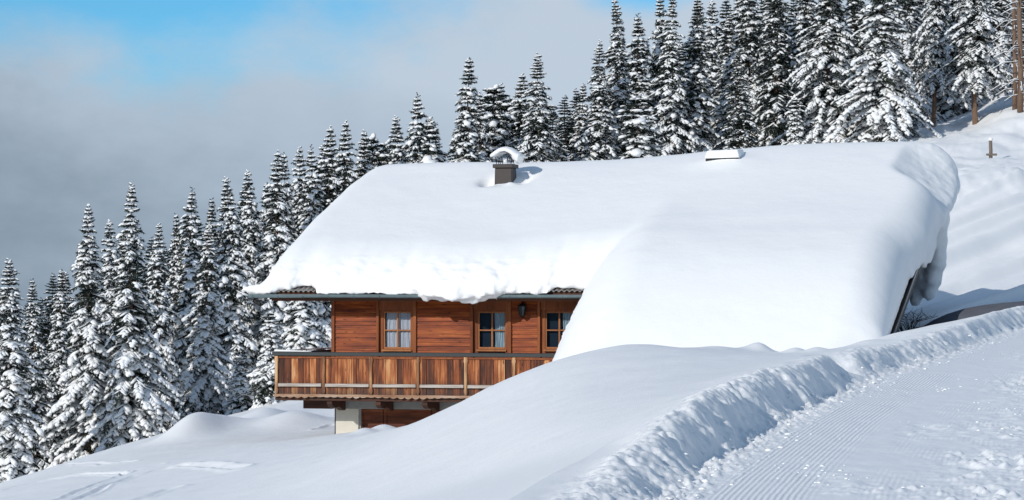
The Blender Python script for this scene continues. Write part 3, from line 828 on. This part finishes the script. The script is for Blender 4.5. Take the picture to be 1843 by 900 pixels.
# ------------------------------------------------------------------ spruces
def inst(T, C, A, B, D, S, jit, seed):
    """copies of template T=(V,F) with axes A,B,D (n,3), sizes S (n,3)"""
    r = np.random.default_rng(seed); V0, F0 = T; n = len(C); k = len(V0)
    J = 1 + jit*r.standard_normal((n, k, 1))
    L_ = V0[None]*J*S[:,None,:]
    P_ = C[:,None,:] + L_[...,0:1]*A[:,None,:] + L_[...,1:2]*B[:,None,:] + L_[...,2:3]*D[:,None,:]
    return P_.reshape(-1, 3), (F0[None] + (np.arange(n)*k)[:,None,None]).reshape(-1, 3)
def norm(a): return a/np.maximum(np.linalg.norm(a, axis=-1, keepdims=True), 1e-9)

def spruce(kind, seed, H=12.0, Rmax=1.7, base=.04, snow=.8, lump=1.0, dens=1.0, power=1.05, gap=.09):
    r = np.random.default_rng(seed)
    z = H*base; tw_p = []; tw_d = []; tw_l = []; tw_top = []; limb = MB()
    lean = r.normal(0, .012, 2)
    def axis(zz): return np.array([lean[0]*zz + .05*math.sin(zz*.9+seed), lean[1]*zz + .05*math.cos(zz*.7+seed), zz])
    while z < H*.985:
        t = (z/H - base)/(1-base)
        Rr = Rmax*((1-t)**power)*(.85+.15*math.sin(z*2.1+seed)) + .04
        low = min(1, .6+t*4)
        nb = max(4, int((5+4*(1-t))*dens))
        a0 = r.random()*6.28
        for b in range(nb):
            if r.random() < gap: continue
            az = a0 + 6.283*b/nb + r.normal(0, .22)
            Lb = Rr*low*r.uniform(.45, 1.35)*(1 + .3*float(n2(np.array([z*.8]), np.array([az*.6]), seed)[0]))
            d = np.array([math.cos(az), math.sin(az), 0]); s = np.array([-d[1], d[0], 0])
            p0 = axis(z + r.normal(0, .14*(1-t)))
            up = .45*t - .1 + (.5 if t > .88 else 0); droop = (.95-.45*t)*r.uniform(.7, 1.3)
            def bp(f): return p0 + d*Lb*f*(1-.12*f) + np.array([0, 0, Lb*(up*f - droop*f*f*.75 + .12*max(0, f-.75))])
            limb.tube([bp(0), bp(.5), bp(1)], [.03*(1-t)+.012, .018, .006], 4)
            step = .125; nt = max(2, int(Lb/step))
            for i in range(nt+1):
                f = min(1, (i+.6)/(nt+.3)); p = bp(f); tang = norm(bp(min(1, f+.05))-bp(f-.05))
                for sg in ((-1, 1) if f < .93 else (0,)):
                    tl = (.18+.42*(1-f)**.8*min(1, Lb))*r.uniform(.7, 1.25)
                    if f > .93: tl = .2
                    tl *= min(1, .3 + (1-t)*4)
                    dr = norm(tang*.75 + s*sg*r.uniform(.6, 1.05) + np.array([0, 0, -.28-.25*(1-t)+r.normal(0, .1)]))
                    tw_p.append(p); tw_d.append(dr); tw_l.append(tl); tw_top.append(f)
        z += r.uniform(.24, .36)*(H/12)**.3*(1-.35*t)
    # leader twigs at the tip
    for q in range(14):
        zt_ = H*(.92+.085*q/14); a = r.random()*6.28
        tw_p.append(axis(zt_)); tw_d.append(norm(np.array([math.cos(a), math.sin(a), .7]))); tw_l.append(.1+.16*(1-q/14)); tw_top.append(.6)
    p = np.array(tw_p); d = norm(np.array(tw_d)); l = np.array(tw_l); f = np.array(tw_top); n = len(p)
    # needles
    nb = 16; k = n*nb
    tp = np.repeat(p, nb, 0); td = np.repeat(d, nb, 0); tl = np.repeat(l, nb)
    g = r.random(k); rad = norm(r.standard_normal((k, 3))); rad[:,2] -= .35
    dirn = norm(td*.8 + rad*.8); ln = r.uniform(.09, .2, k)*(1-.3*g)*np.minimum(1, .4 + (1-tp[:,2]/H)*4)
    q0 = tp + td*(tl*g)[:,None]; wv = norm(np.cross(dirn, r.standard_normal((k, 3))))*(r.uniform(.014, .026, k))[:,None]
    Vn = np.stack([q0-wv, q0+wv, q0+dirn*ln[:,None]], 1).reshape(-1, 3); Fn = np.arange(k*3).reshape(-1, 3)
    crown = mesh_np('crown', Vn, Fn, 3); crown.materials.append(M['needle']); crown.materials.append(M['snow_tree'])
    crown.polygons.foreach_set('material_index', ((r.random(k) < .1*snow) & (np.repeat(f, nb) > .25)).astype(np.int32))
    # snow lying on the twigs, merged into bigger pads toward the branch ends
    keep = r.random(n) < snow*(.5+.5*f)
    keep &= (fbm3(p[:,0]*1.1+seed, p[:,1]*1.1, p[:,2]*.9, seed) > -.24)
    C = p[keep] + d[keep]*(l[keep]*.5)[:,None] + np.array([0, 0, .045])
    A = d[keep]; B = norm(np.cross(np.array([0, 0, 1.0]), A)); D = np.cross(A, B)
    m = len(C); sz = lump*r.uniform(.45, 1.15, m)*(.75+.5*f[keep])*(1.1-.5*p[keep][:,2]/H)
    S = np.stack([l[keep]*.62*r.uniform(.8, 1.2, m), .08*sz, .05*sz], 1)
    V1, F1 = inst(ICO1, C, A, B, D, S, .1, seed+1)
    big = r.random(n) < .07*snow*(p[:,2] < .9*H); big &= f > .35
    C = p[big] + d[big]*(l[big]*.35)[:,None] + np.array([0, 0, .05]); A = d[big]; B = norm(np.cross(np.array([0, 0, 1.0]), A)); D = np.cross(A, B); m = len(C)
    sz = lump*r.uniform(.45, 1.1, m)*(1.1-.45*p[big][:,2]/H)
    S = np.stack([.24*sz, .14*sz, .09*sz], 1)
    V2, F2 = inst(ICO1, C, A, B, D, S, .15, seed+2)
    sn = mesh_np('snow_cover', np.r_[V1, V2], np.r_[F1, F2+len(V1)], 3); sn.materials.append(M['snow_tree'])
    sn.polygons.foreach_set('use_smooth', np.ones(len(sn.polygons), bool))
    tr = MB(); pts = [axis(q*H) for q in np.linspace(-.04, .97, 14)]
    tr.tube(pts, [max(.015, .0108*H*(1-.97*q)) for q in np.linspace(0, 1, 14)], 9)
    n0 = len(tr.v); nf0 = len(tr.f); tr.v += limb.v; tr.f += [tuple(i+n0 for i in fc) for fc in limb.f]
    tk = bpy.data.meshes.new('trunk'); tk.from_pydata(tr.v, [], tr.f); tk.update(); tk.materials.append(M['bark']); tk.materials.append(M['twig']); tk.polygons.foreach_set('material_index', (np.arange(len(tr.f)) >= nf0).astype(np.int32))
    return dict(trunk=tk, crown=crown, snow=sn, H=H, R=Rmax)
VAR = {
 'slim':  spruce('slim', 11, Rmax=1.65, snow=.85, lump=1.15),
 'slim2': spruce('slim', 12, Rmax=1.85, snow=.8, lump=1.3, power=.95),
 'laden': spruce('laden', 13, Rmax=2.15, snow=.95, lump=1.35),
 'wide':  spruce('wide', 14, H=15, Rmax=2.8, snow=.9, lump=1.25),
 'wide2': spruce('wide', 15, H=15, Rmax=2.5, snow=.8, lump=1.35, power=1.0),
 'sparse': spruce('sparse', 16, H=15, Rmax=2.5, snow=.55, lump=1.0, gap=.2),
 'bare':  spruce('bare', 17, H=16, Rmax=2.6, base=.2, snow=.8, lump=1.1),
 'dark':  spruce('dark', 19, H=14, Rmax=2.5, snow=.3, lump=1.0),
 'young': spruce('young', 18, H=6, Rmax=1.5, snow=1.0, lump=1.2, base=.02, power=1.0),
}
VAR['slim3'] = spruce('slim3', 31, Rmax=1.5, snow=.95, lump=1.25, power=.8, gap=.12)
VAR['laden2'] = spruce('laden2', 32, Rmax=2.4, snow=1.0, lump=1.2, power=1.2)
VAR['wide3'] = spruce('wide3', 33, H=15, Rmax=2.6, snow=.95, lump=1.1, power=.9, gap=.1)
VAR['young2'] = spruce('young2', 34, H=6, Rmax=1.25, snow=1.0, lump=1.35, base=.02, power=.75)
ALT = {'slim': 'slim3', 'slim2': 'slim3', 'laden': 'laden2', 'wide': 'wide3', 'wide2': 'wide3', 'young': 'young2'}
def tree(var, px, tip, d, wf, label, group='snowy spruces along the forest edge', rz=None):
    v = VAR[var]; x = (px-CX)/F*d; zb = gz(x, d) - .05
    H = (HY-tip)/F*d - zb
    root = empty('spruce_tree', (x, d, zb), rng.random()*6.28 if rz is None else rz)
    root.rotation_euler[0] = rng.normal(0, .012); root.rotation_euler[1] = rng.normal(0, .012)
    if var in ALT and rng.random() < .5: v = VAR[ALT[var]]
    tag(root, label, 'tree', group)
    sz = H/v['H']; sx = (1.16 if px < 640 else 1.26)*wf*(sz*.5+.5*min(1.15, max(.75, sz)))
    for nm, key in (('trunk', 'trunk'), ('crown', 'crown'), ('snow_cover', 'snow')):
        o = bpy.data.objects.new(nm, v[key]); COL.objects.link(o); o.parent = root; o.scale = (sx, sx, sz)
    return root
#     variant, tip px, tip py, depth, width factor, label
TREES = [
 ('slim2', 22, 468, 96, 1.15, 'spruce at the far left edge of the picture, trunk foot in open snow'),
 ('slim', 66, 503, 101, 1.0, 'short spruce just right of the leftmost tree, its tip low against grey sky'),
 ('slim', 106, 486, 106, 1.0, 'dim spruce filling the gap left of the second tall tip from the left'),
 ('laden', 158, 371, 101, 1.1, 'broad laden spruce left of the tallest tree on the left'),
 ('slim', 200, 398, 104, 1.0, 'thin spruce squeezed against the left side of the tallest left tree'),
 ('laden', 238, 333, 100, 1.05, 'tallest heavily laden spruce on the left, white pads down to the snow'),
 ('slim', 287, 404, 114, .9, 'small pointed tip in the dark gap right of the tallest left tree'),
 ('slim', 316, 385, 116, .9, 'dark narrow spruce behind the left of two close twin tips'),
 ('slim2', 344, 339, 116, 1.05, 'tall spruce standing behind the white tree nearest the drifts'),
 ('laden', 362, 402, 106, .95, 'white laden spruce standing at the snow drifts left of the balcony'),
 ('slim', 386, 358, 118, 1.0, 'dusky spruce right behind the white drift tree'),
 ('slim2', 428, 320, 117, 1.0, 'tall spruce with a thin dark tip left of the gutter end'),
 ('slim', 408, 352, 124, .9, 'dark spruce tip between two taller ones left of the gutter end'),
 ('slim', 447, 308, 122, .95, 'spruce with a knobbly white tip above the gutter end'),
 ('young', 437, 628, 104, 1.0, 'small white young spruce low at the forest foot left of the balcony'),
 ('young', 484, 562, 100, 1.05, 'half-grown white spruce beside the left balcony post'),
 ('young', 545, 470, 104, 1.15, 'full white spruce seen under the eave between gutter and rail'),
 ('slim2', 494, 274, 118, 1.0, 'tall dark tipped spruce just outside the left roof snow edge'),
 ('slim', 470, 330, 126, 1.0, 'dark spruce low between two tips left of the roof snow'),
 ('slim', 522, 276, 122, .9, 'slim spruce with a round snow top beside the left roof snow edge'),
 ('slim2', 554, 262, 120, 1.0, 'spruce with stacked snow balls behind the left roof snow slope'),
 ('slim', 540, 266, 127, .9, 'hidden twin tip behind the spruce with stacked snow balls'),
 ('slim2', 592, 230, 124, 1.0, 'spruce with twin white shoulders above the left roof slope'),
 ('slim', 572, 262, 130, .9, 'short spruce tip tucked left of the twin shouldered one'),
 ('slim', 628, 220, 124, .95, 'pointed thin spruce tip above the left end of the ridge'),
 ('slim2', 656, 237, 126, .9, 'dark spruce tip standing straight over the left ridge end'),
 ('young', 672, 246, 128, 1.1, 'round topped spruce with a big snow ball right of the left ridge end'),
 ('young', 694, 257, 130, 1.0, 'shortest white spruce tip along the ridge left of the chimney'),
 ('slim', 713, 210, 128, .95, 'slim spruce left of the tall tree between ridge end and chimney'),
 ('slim2', 740, 168, 126, 1.0, 'tall spruce midway between the left ridge end and the chimney'),
 ('young', 777, 216, 126, 1.3, 'wide low spruce with drooping white arms left of the chimney group'),
 ('slim', 836, 106, 126, 1.15, 'very slender tall spruce left of the chimney with a bare thin spire'),
 ('slim', 867, 168, 128, .8, 'thin white spire right of the very slender tall spruce'),
 ('young', 886, 157, 130, 1.35, 'blunt topped spruce directly above the chimney hood'),
 ('slim', 902, 153, 134, 1.0, 'dark twig tipped spruce behind the blunt one above the chimney'),
 ('slim2', 940, 135, 130, 1.15, 'round headed spruce just right of the chimney'),
 ('wide', 976, 97, 128, 1.05, 'broad cone spruce right of the chimney with big white shoulders'),
 ('slim', 1039, 152, 132, 1.1, 'low spruce shaded between two broad cones'),
 ('wide2', 1070, 74, 130, 1.0, 'dark hearted spruce with a fine pointed tip left of the tall group'),
 ('wide2', 1124, -4, 132, .95, 'first of the tall spruces reaching the top edge, left of the blue sky patch'),
 ('young', 1150, 176, 122, 1.5, 'bushy low spruce in front of the tall group over the middle of the roof'),
 ('slim2', 1153, 24, 136, 1.1, 'white tip just under the blue sky patch at the top edge'),
 ('wide', 1178, -18, 138, .9, 'tall spruce behind the blue patch, its top leaving the picture'),
 ('wide', 1204, -14, 130, .95, 'heavy limbed spruce right of the blue sky patch with broad snow pads'),
 ('wide2', 1250, -12, 131, 1.0, 'tall spruce with a full white crown left of a slender dark tip'),
 ('slim2', 1276, 2, 138, 1.0, 'slender dark shaded spruce tip between two full white crowns'),
 ('slim2', 1308, 27, 134, 1.1, 'small spruce tip in the notch of sky above the roof hatch'),
 ('sparse', 1332, 90, 126, 1.1, 'thin twiggy spruce with little snow above the roof hatch'),
 ('wide2', 1350, -70, 133, 1.0, 'tall layered spruce right of the sky notch above the hatch'),
 ('sparse', 1400, -95, 131, 1.1, 'dark open spruce with a bare upper trunk in the right forest'),
 ('wide', 1448, -70, 136, .95, 'spruce in half shade between the open dark one and the wide white one'),
 ('wide', 1486, -120, 128, 1.1, 'wide white armed spruce above the right third of the roof'),
 ('young', 1428, 178, 127, 1.0, 'small shaded spruce clump low behind the right roof ridge'),
 ('wide', 1582, -140, 126, 1.15, 'largest spruce with long white drooping arms over the right roof end'),
 ('wide2', 1535, -90, 138, 1.0, 'dark spruce in the gap between the two largest white ones'),
 ('wide2', 1632, -110, 136, 1.0, 'shaded spruce right behind the largest drooping one'),
 ('bare', 1681, -140, 131, .8, 'narrow spruce with a bare sunlit trunk foot at the left of the upper slope'),
 ('wide', 1715, -120, 139, 1.0, 'dark spruce between the two bare trunk feet at the top of the slope'),
 ('bare', 1755, -150, 129, 1.0, 'large spruce with a bare trunk foot on the bright upper slope'),
 ('wide', 1795, -120, 141, 1.0, 'dark spruce behind the right of the two trunk feet'),
]
for t in TREES: tree(*t)
# deep rows that make the wood dark
fill = []
for i, px in enumerate(np.linspace(-20, 700, 32)):
    tip_line = np.interp(px, [-20, 240, 450, 600, 700], [535, 440, 340, 275, 265])
    fill.append((px + rng.uniform(-10, 10), tip_line + rng.uniform(-15, 45), rng.uniform(126, 142)))
for i, px in enumerate(np.linspace(700, 1240, 20)):
    tip_line = np.interp(px, [720, 850, 1000, 1120, 1240], [255, 190, 165, 95, 60])
    fill.append((px + rng.uniform(-10, 10), tip_line + rng.uniform(0, 30), rng.uniform(142, 150)))
for i, px in enumerate(np.linspace(1260, 1880, 17)):
    fill.append((px + rng.uniform(-10, 10), rng.uniform(-40, 60), rng.uniform(146, 158)))
kinds = ['dark', 'dark', 'wide2', 'dark']
for i, (px, tip, d) in enumerate(fill):
    side = 'left' if px < 720 else ('middle' if px < 1250 else 'right')
    lab = {'left': 'dark spruce deep in the wood behind the front trees left of the roof',
           'middle': 'dark spruce deep in the wood behind the trees above the chimney',
           'right': 'dark spruce deep in the wood behind the tall right hand trees'}[side]
    tree(kinds[i % 4], px, tip, d, 1.25, lab, 'dark spruces deep in the wood, ' + side)
# two bare limbless trunks at the right edge
def bare_trunk(px, foot, d, top, r, label):
    x = (px-CX)/F*d; zb = gz(x, d)-.1; H = (HY-top)/F*d - zb
    root = empty('bare_tree', (x, d, zb)); tag(root, label, 'tree', 'bare pine trunks at the right edge')
    MB().tube([(0, 0, 0), (.03, 0, H*.3), (-.03, .02, H*.6), (.02, 0, H)], [r*1.15, r, r*.85, r*.6], 10).build('trunk', M['bark'], root, smooth=True)
    b = MB(); s = MB(); q = random.Random(int(px))
    for k in range(34):
        z = H*q.uniform(.12, 1); a = q.uniform(0, 6.28); l = q.uniform(.5, 1.6)
        p0 = np.array((0, 0, z)); p1 = p0 + np.array((math.cos(a)*l*.5, math.sin(a)*l*.5, -.05)); p2 = p0 + np.array((math.cos(a)*l, math.sin(a)*l, -.3*l))
        b.tube([p0, p1, p2], [.022, .014, .005], 4); s.tube([p0+(0,0,.025), p1+(0,0,.03), p2+(0,0,.02)], [.012, .022, .012], 4)
    b.build('dead_branch', M['twig'], root); s.build('snow_cover', M['snow_tree'], root)
bare_trunk(1826, 195, 127, -90, .10, 'thinner bare trunk with snowy dead twigs at the right edge')
bare_trunk(1836, 195, 126, -90, .125, 'thicker sunlit bare trunk at the right edge of the picture')

# wooden marker post on the upper slope
x, y = (1783-CX)/F*112, 112.0; zg = scalar(ground, x, y)
root = empty('marker_post', (x, y, zg)); tag(root, 'grey wooden post with crossboard and snow cap alone on the bright upper slope', 'post')
MB().tube([(0, 0, -.3), (.005, 0, .3), (-.01, 0, .72)], [.08, .075, .07], 8).build('post', M['post_wood'], root)
MB().box(-.2, .24, -.12, -.08, .1, .19).build('crossboard', M['post_wood'], root, .008)
MB().box(-.22, -.02, -.2, -.17, -.16, -.09).build('tag', M['yellow'], root)
V, Fc = blob((0, 0, .76), (.09, .09, .09), 3); link('snow_cover', mesh_np('snow_cover', V, Fc, 3), M['snow_small'], root, True)

# bare shrub below the verge
sx_, sy_ = (1632-CX)/F*67, 67.0; sz_ = scalar(ground, sx_, sy_)
root = empty('bare_shrub', (sx_, sy_, sz_)); tag(root, 'leafless dark shrub in the shade under the right roof edge', 'shrub')
b = MB(); q = random.Random(5)
for k in range(26):
    a = q.uniform(0, 6.28); l = q.uniform(.45, 1.0); e = q.uniform(.3, 1.1)
    p0 = np.array((q.uniform(-.15, .15), q.uniform(-.15, .15), -.15)); p1 = p0 + np.array((math.cos(a)*l*.5*math.cos(e), math.sin(a)*l*.5*math.cos(e), l*.6*math.sin(e)+.12))
    p2 = p0 + np.array((math.cos(a+.3)*l, math.sin(a+.3)*l*.6, l*math.sin(e)*.9+.1))
    b.tube([p0, p1, p2], [.012, .009, .004], 4)
    for j in range(3):
        c = p1 + (p2-p1)*q.uniform(.1, .9); dd = np.array((q.uniform(-.2, .2), q.uniform(-.2, .2), q.uniform(.0, .22)))
        b.tube([c, c+dd], [.006, .003], 4)
b.build('branches', M['twig'], root)

# unseen wooded hills behind the camera, added to darken pane reflections and warm fill
def added_hills():
    t = NT('added_hill_forest'); co = t.n('ShaderNodeTexCoord').outputs['Object']
    t.set(Base_Color=t.ramp(t.noise(co, .03, 6, .65), [(.42, (.02, .032, .035)), (.6, (.06, .075, .08)), (.7, (.5, .53, .57))]), Roughness=.9)
    a = np.linspace(R(-80), R(80), 160); hgt = np.linspace(0, 1, 24); A_, H_ = np.meshgrid(a, hgt, indexing='ij')
    top = 78 + 22*fbm(A_*4, A_*0, 91, 4)
    rr_ = 420 + 240*H_ + 20*fbm(A_*9, H_*5, 92, 4)
    x = rr_*np.sin(A_ - .2); y = -rr_*np.cos(A_ - .2); z = -40 + (top+40)*H_ + 5*fbm(A_*30, H_*8, 93, 3)
    h, w_ = x.shape; idx = np.arange(h*w_).reshape(h, w_)
    q = np.stack([idx[:-1,:-1], idx[:-1,1:], idx[1:,1:], idx[1:,:-1]], -1).reshape(-1, 4)
    tag(link('unseen_hills', mesh_np('unseen_hills', np.stack([x, y, z], -1).reshape(-1, 3), q, 4), t.m, smooth=True), kind='structure')
added_hills()

# ------------------------------------------------------------------ camera, light, sky
cam = bpy.data.objects.new('camera', bpy.data.cameras.new('camera')); COL.objects.link(cam); SC.camera = cam
cam.location = (0, 0, 0); cam.rotation_euler = (R(90), 0, 0)
cam.data.sensor_width = 36; cam.data.lens = F/1843*36; cam.data.shift_y = (HY-450)/1843
cam.data.clip_start = .5; cam.data.clip_end = 3000
SUN_EL, SUN_AZ = R(25), R(41)               # light travels toward +y, swung SUN_AZ toward +x
sd_ = np.array([math.sin(SUN_AZ)*math.cos(SUN_EL), math.cos(SUN_AZ)*math.cos(SUN_EL), -math.sin(SUN_EL)])
from mathutils import Vector
sun = bpy.data.objects.new('sun', bpy.data.lights.new('sun', 'SUN')); COL.objects.link(sun)
sun.rotation_euler = Vector(sd_).to_track_quat('-Z', 'Y').to_euler()
sun.data.energy = 2.6; sun.data.angle = R(.5); sun.data.color = (1.0, .965, .91)

w = bpy.data.worlds.new('World'); SC.world = w; w.use_nodes = True
nt = w.node_tree; nt.nodes.clear()
class WT(NT):
    def __init__(s, t): s.t = t
k = WT(nt)
sky = k.n('ShaderNodeTexSky', sky_type='NISHITA'); sky.sun_disc = False
sky.sun_elevation = SUN_EL; sky.sun_rotation = math.pi + SUN_AZ; sky.altitude = 1600; sky.air_density = 1.0; sky.dust_density = .4; sky.ozone_density = 1.5
gen = k.n('ShaderNodeTexCoord').outputs['Generated']
sp = k.n('ShaderNodeSeparateXYZ', inp={0: gen}); X, Y, Z = sp.outputs
nA = k.noise(k.vec(gen, (9, 9, 16)), 1.0, 6, .55)
nB = k.noise(k.vec(gen, (6, 6, 11), (3.1, 0, 1.7)), 1.0, 6, .58)
bx = k.math('DIVIDE', k.math('ADD', X, .125), .105); bz = k.math('DIVIDE', k.math('SUBTRACT', Z, .108), .034)
r1 = k.math('SQRT', k.math('ADD', k.math('MULTIPLY', bx, bx), k.math('MULTIPLY', bz, bz)))
bx = k.math('DIVIDE', k.math('SUBTRACT', X, .048), .026); bz = k.math('DIVIDE', k.math('SUBTRACT', Z, .108), .012)
r2 = k.math('SQRT', k.math('ADD', k.math('MULTIPLY', bx, bx), k.math('MULTIPLY', bz, bz)))
rr = k.math('MINIMUM', r1, r2)
hole = k.mapr(k.math('MULTIPLY_ADD', k.math('SUBTRACT', nA, .5), 2.4, rr), .5, 1.35, 0, 1, True)
over = k.mapr(Z, .16, .34, 1, 0, True)                     # the cloud bank lies low; clear blue overhead
front = k.mapr(Y, .1, .5, .35, 1, True)
cloud = k.math('MULTIPLY', k.math('MULTIPLY', hole, over), front)
shade = k.math('MULTIPLY_ADD', k.math('SUBTRACT', nB, .5), 1.4, k.mapr(k.math('MULTIPLY_ADD', X, .3, Z), -.065, .065))
ccol = k.ramp(shade, [(.0, (.14, .19, .245)), (.3, (.235, .3, .37)), (.6, (.36, .44, .53)), (1., (.45, .53, .62))])
hs_ = k.n('ShaderNodeMix', data_type='RGBA', blend_type='MULTIPLY', inp={0: 1.0}); k.l(sky.outputs[0], hs_.inputs[6]); 
lowf = k.math('MULTIPLY', k.mapr(sp.outputs[2], .16, .34, 1, 0, True), k.mapr(sp.outputs[1], .1, .5, 0, 1, True))
k.l(k.mix(lowf, (1.0, .97, .87), (.22, .5, .66)), hs_.inputs[7])
bg1 = k.n('ShaderNodeBackground', inp={'Color': hs_.outputs[2], 'Strength': .15})
bg2 = k.n('ShaderNodeBackground', inp={'Color': ccol, 'Strength': 1.0})
mx = k.n('ShaderNodeMixShader', inp={0: cloud, 1: bg1.outputs[0], 2: bg2.outputs[0]})
out = k.n('ShaderNodeOutputWorld'); k.l(mx.outputs[0], out.inputs['Surface'])

SC.view_settings.view_transform = 'Standard'; SC.view_settings.look = 'None'
SC.view_settings.exposure = 0.2; SC.view_settings.gamma = 1.0
SC.render.engine = 'CYCLES'
SC.cycles.max_bounces = 6; SC.cycles.diffuse_bounces = 4; SC.cycles.transparent_max_bounces = 8
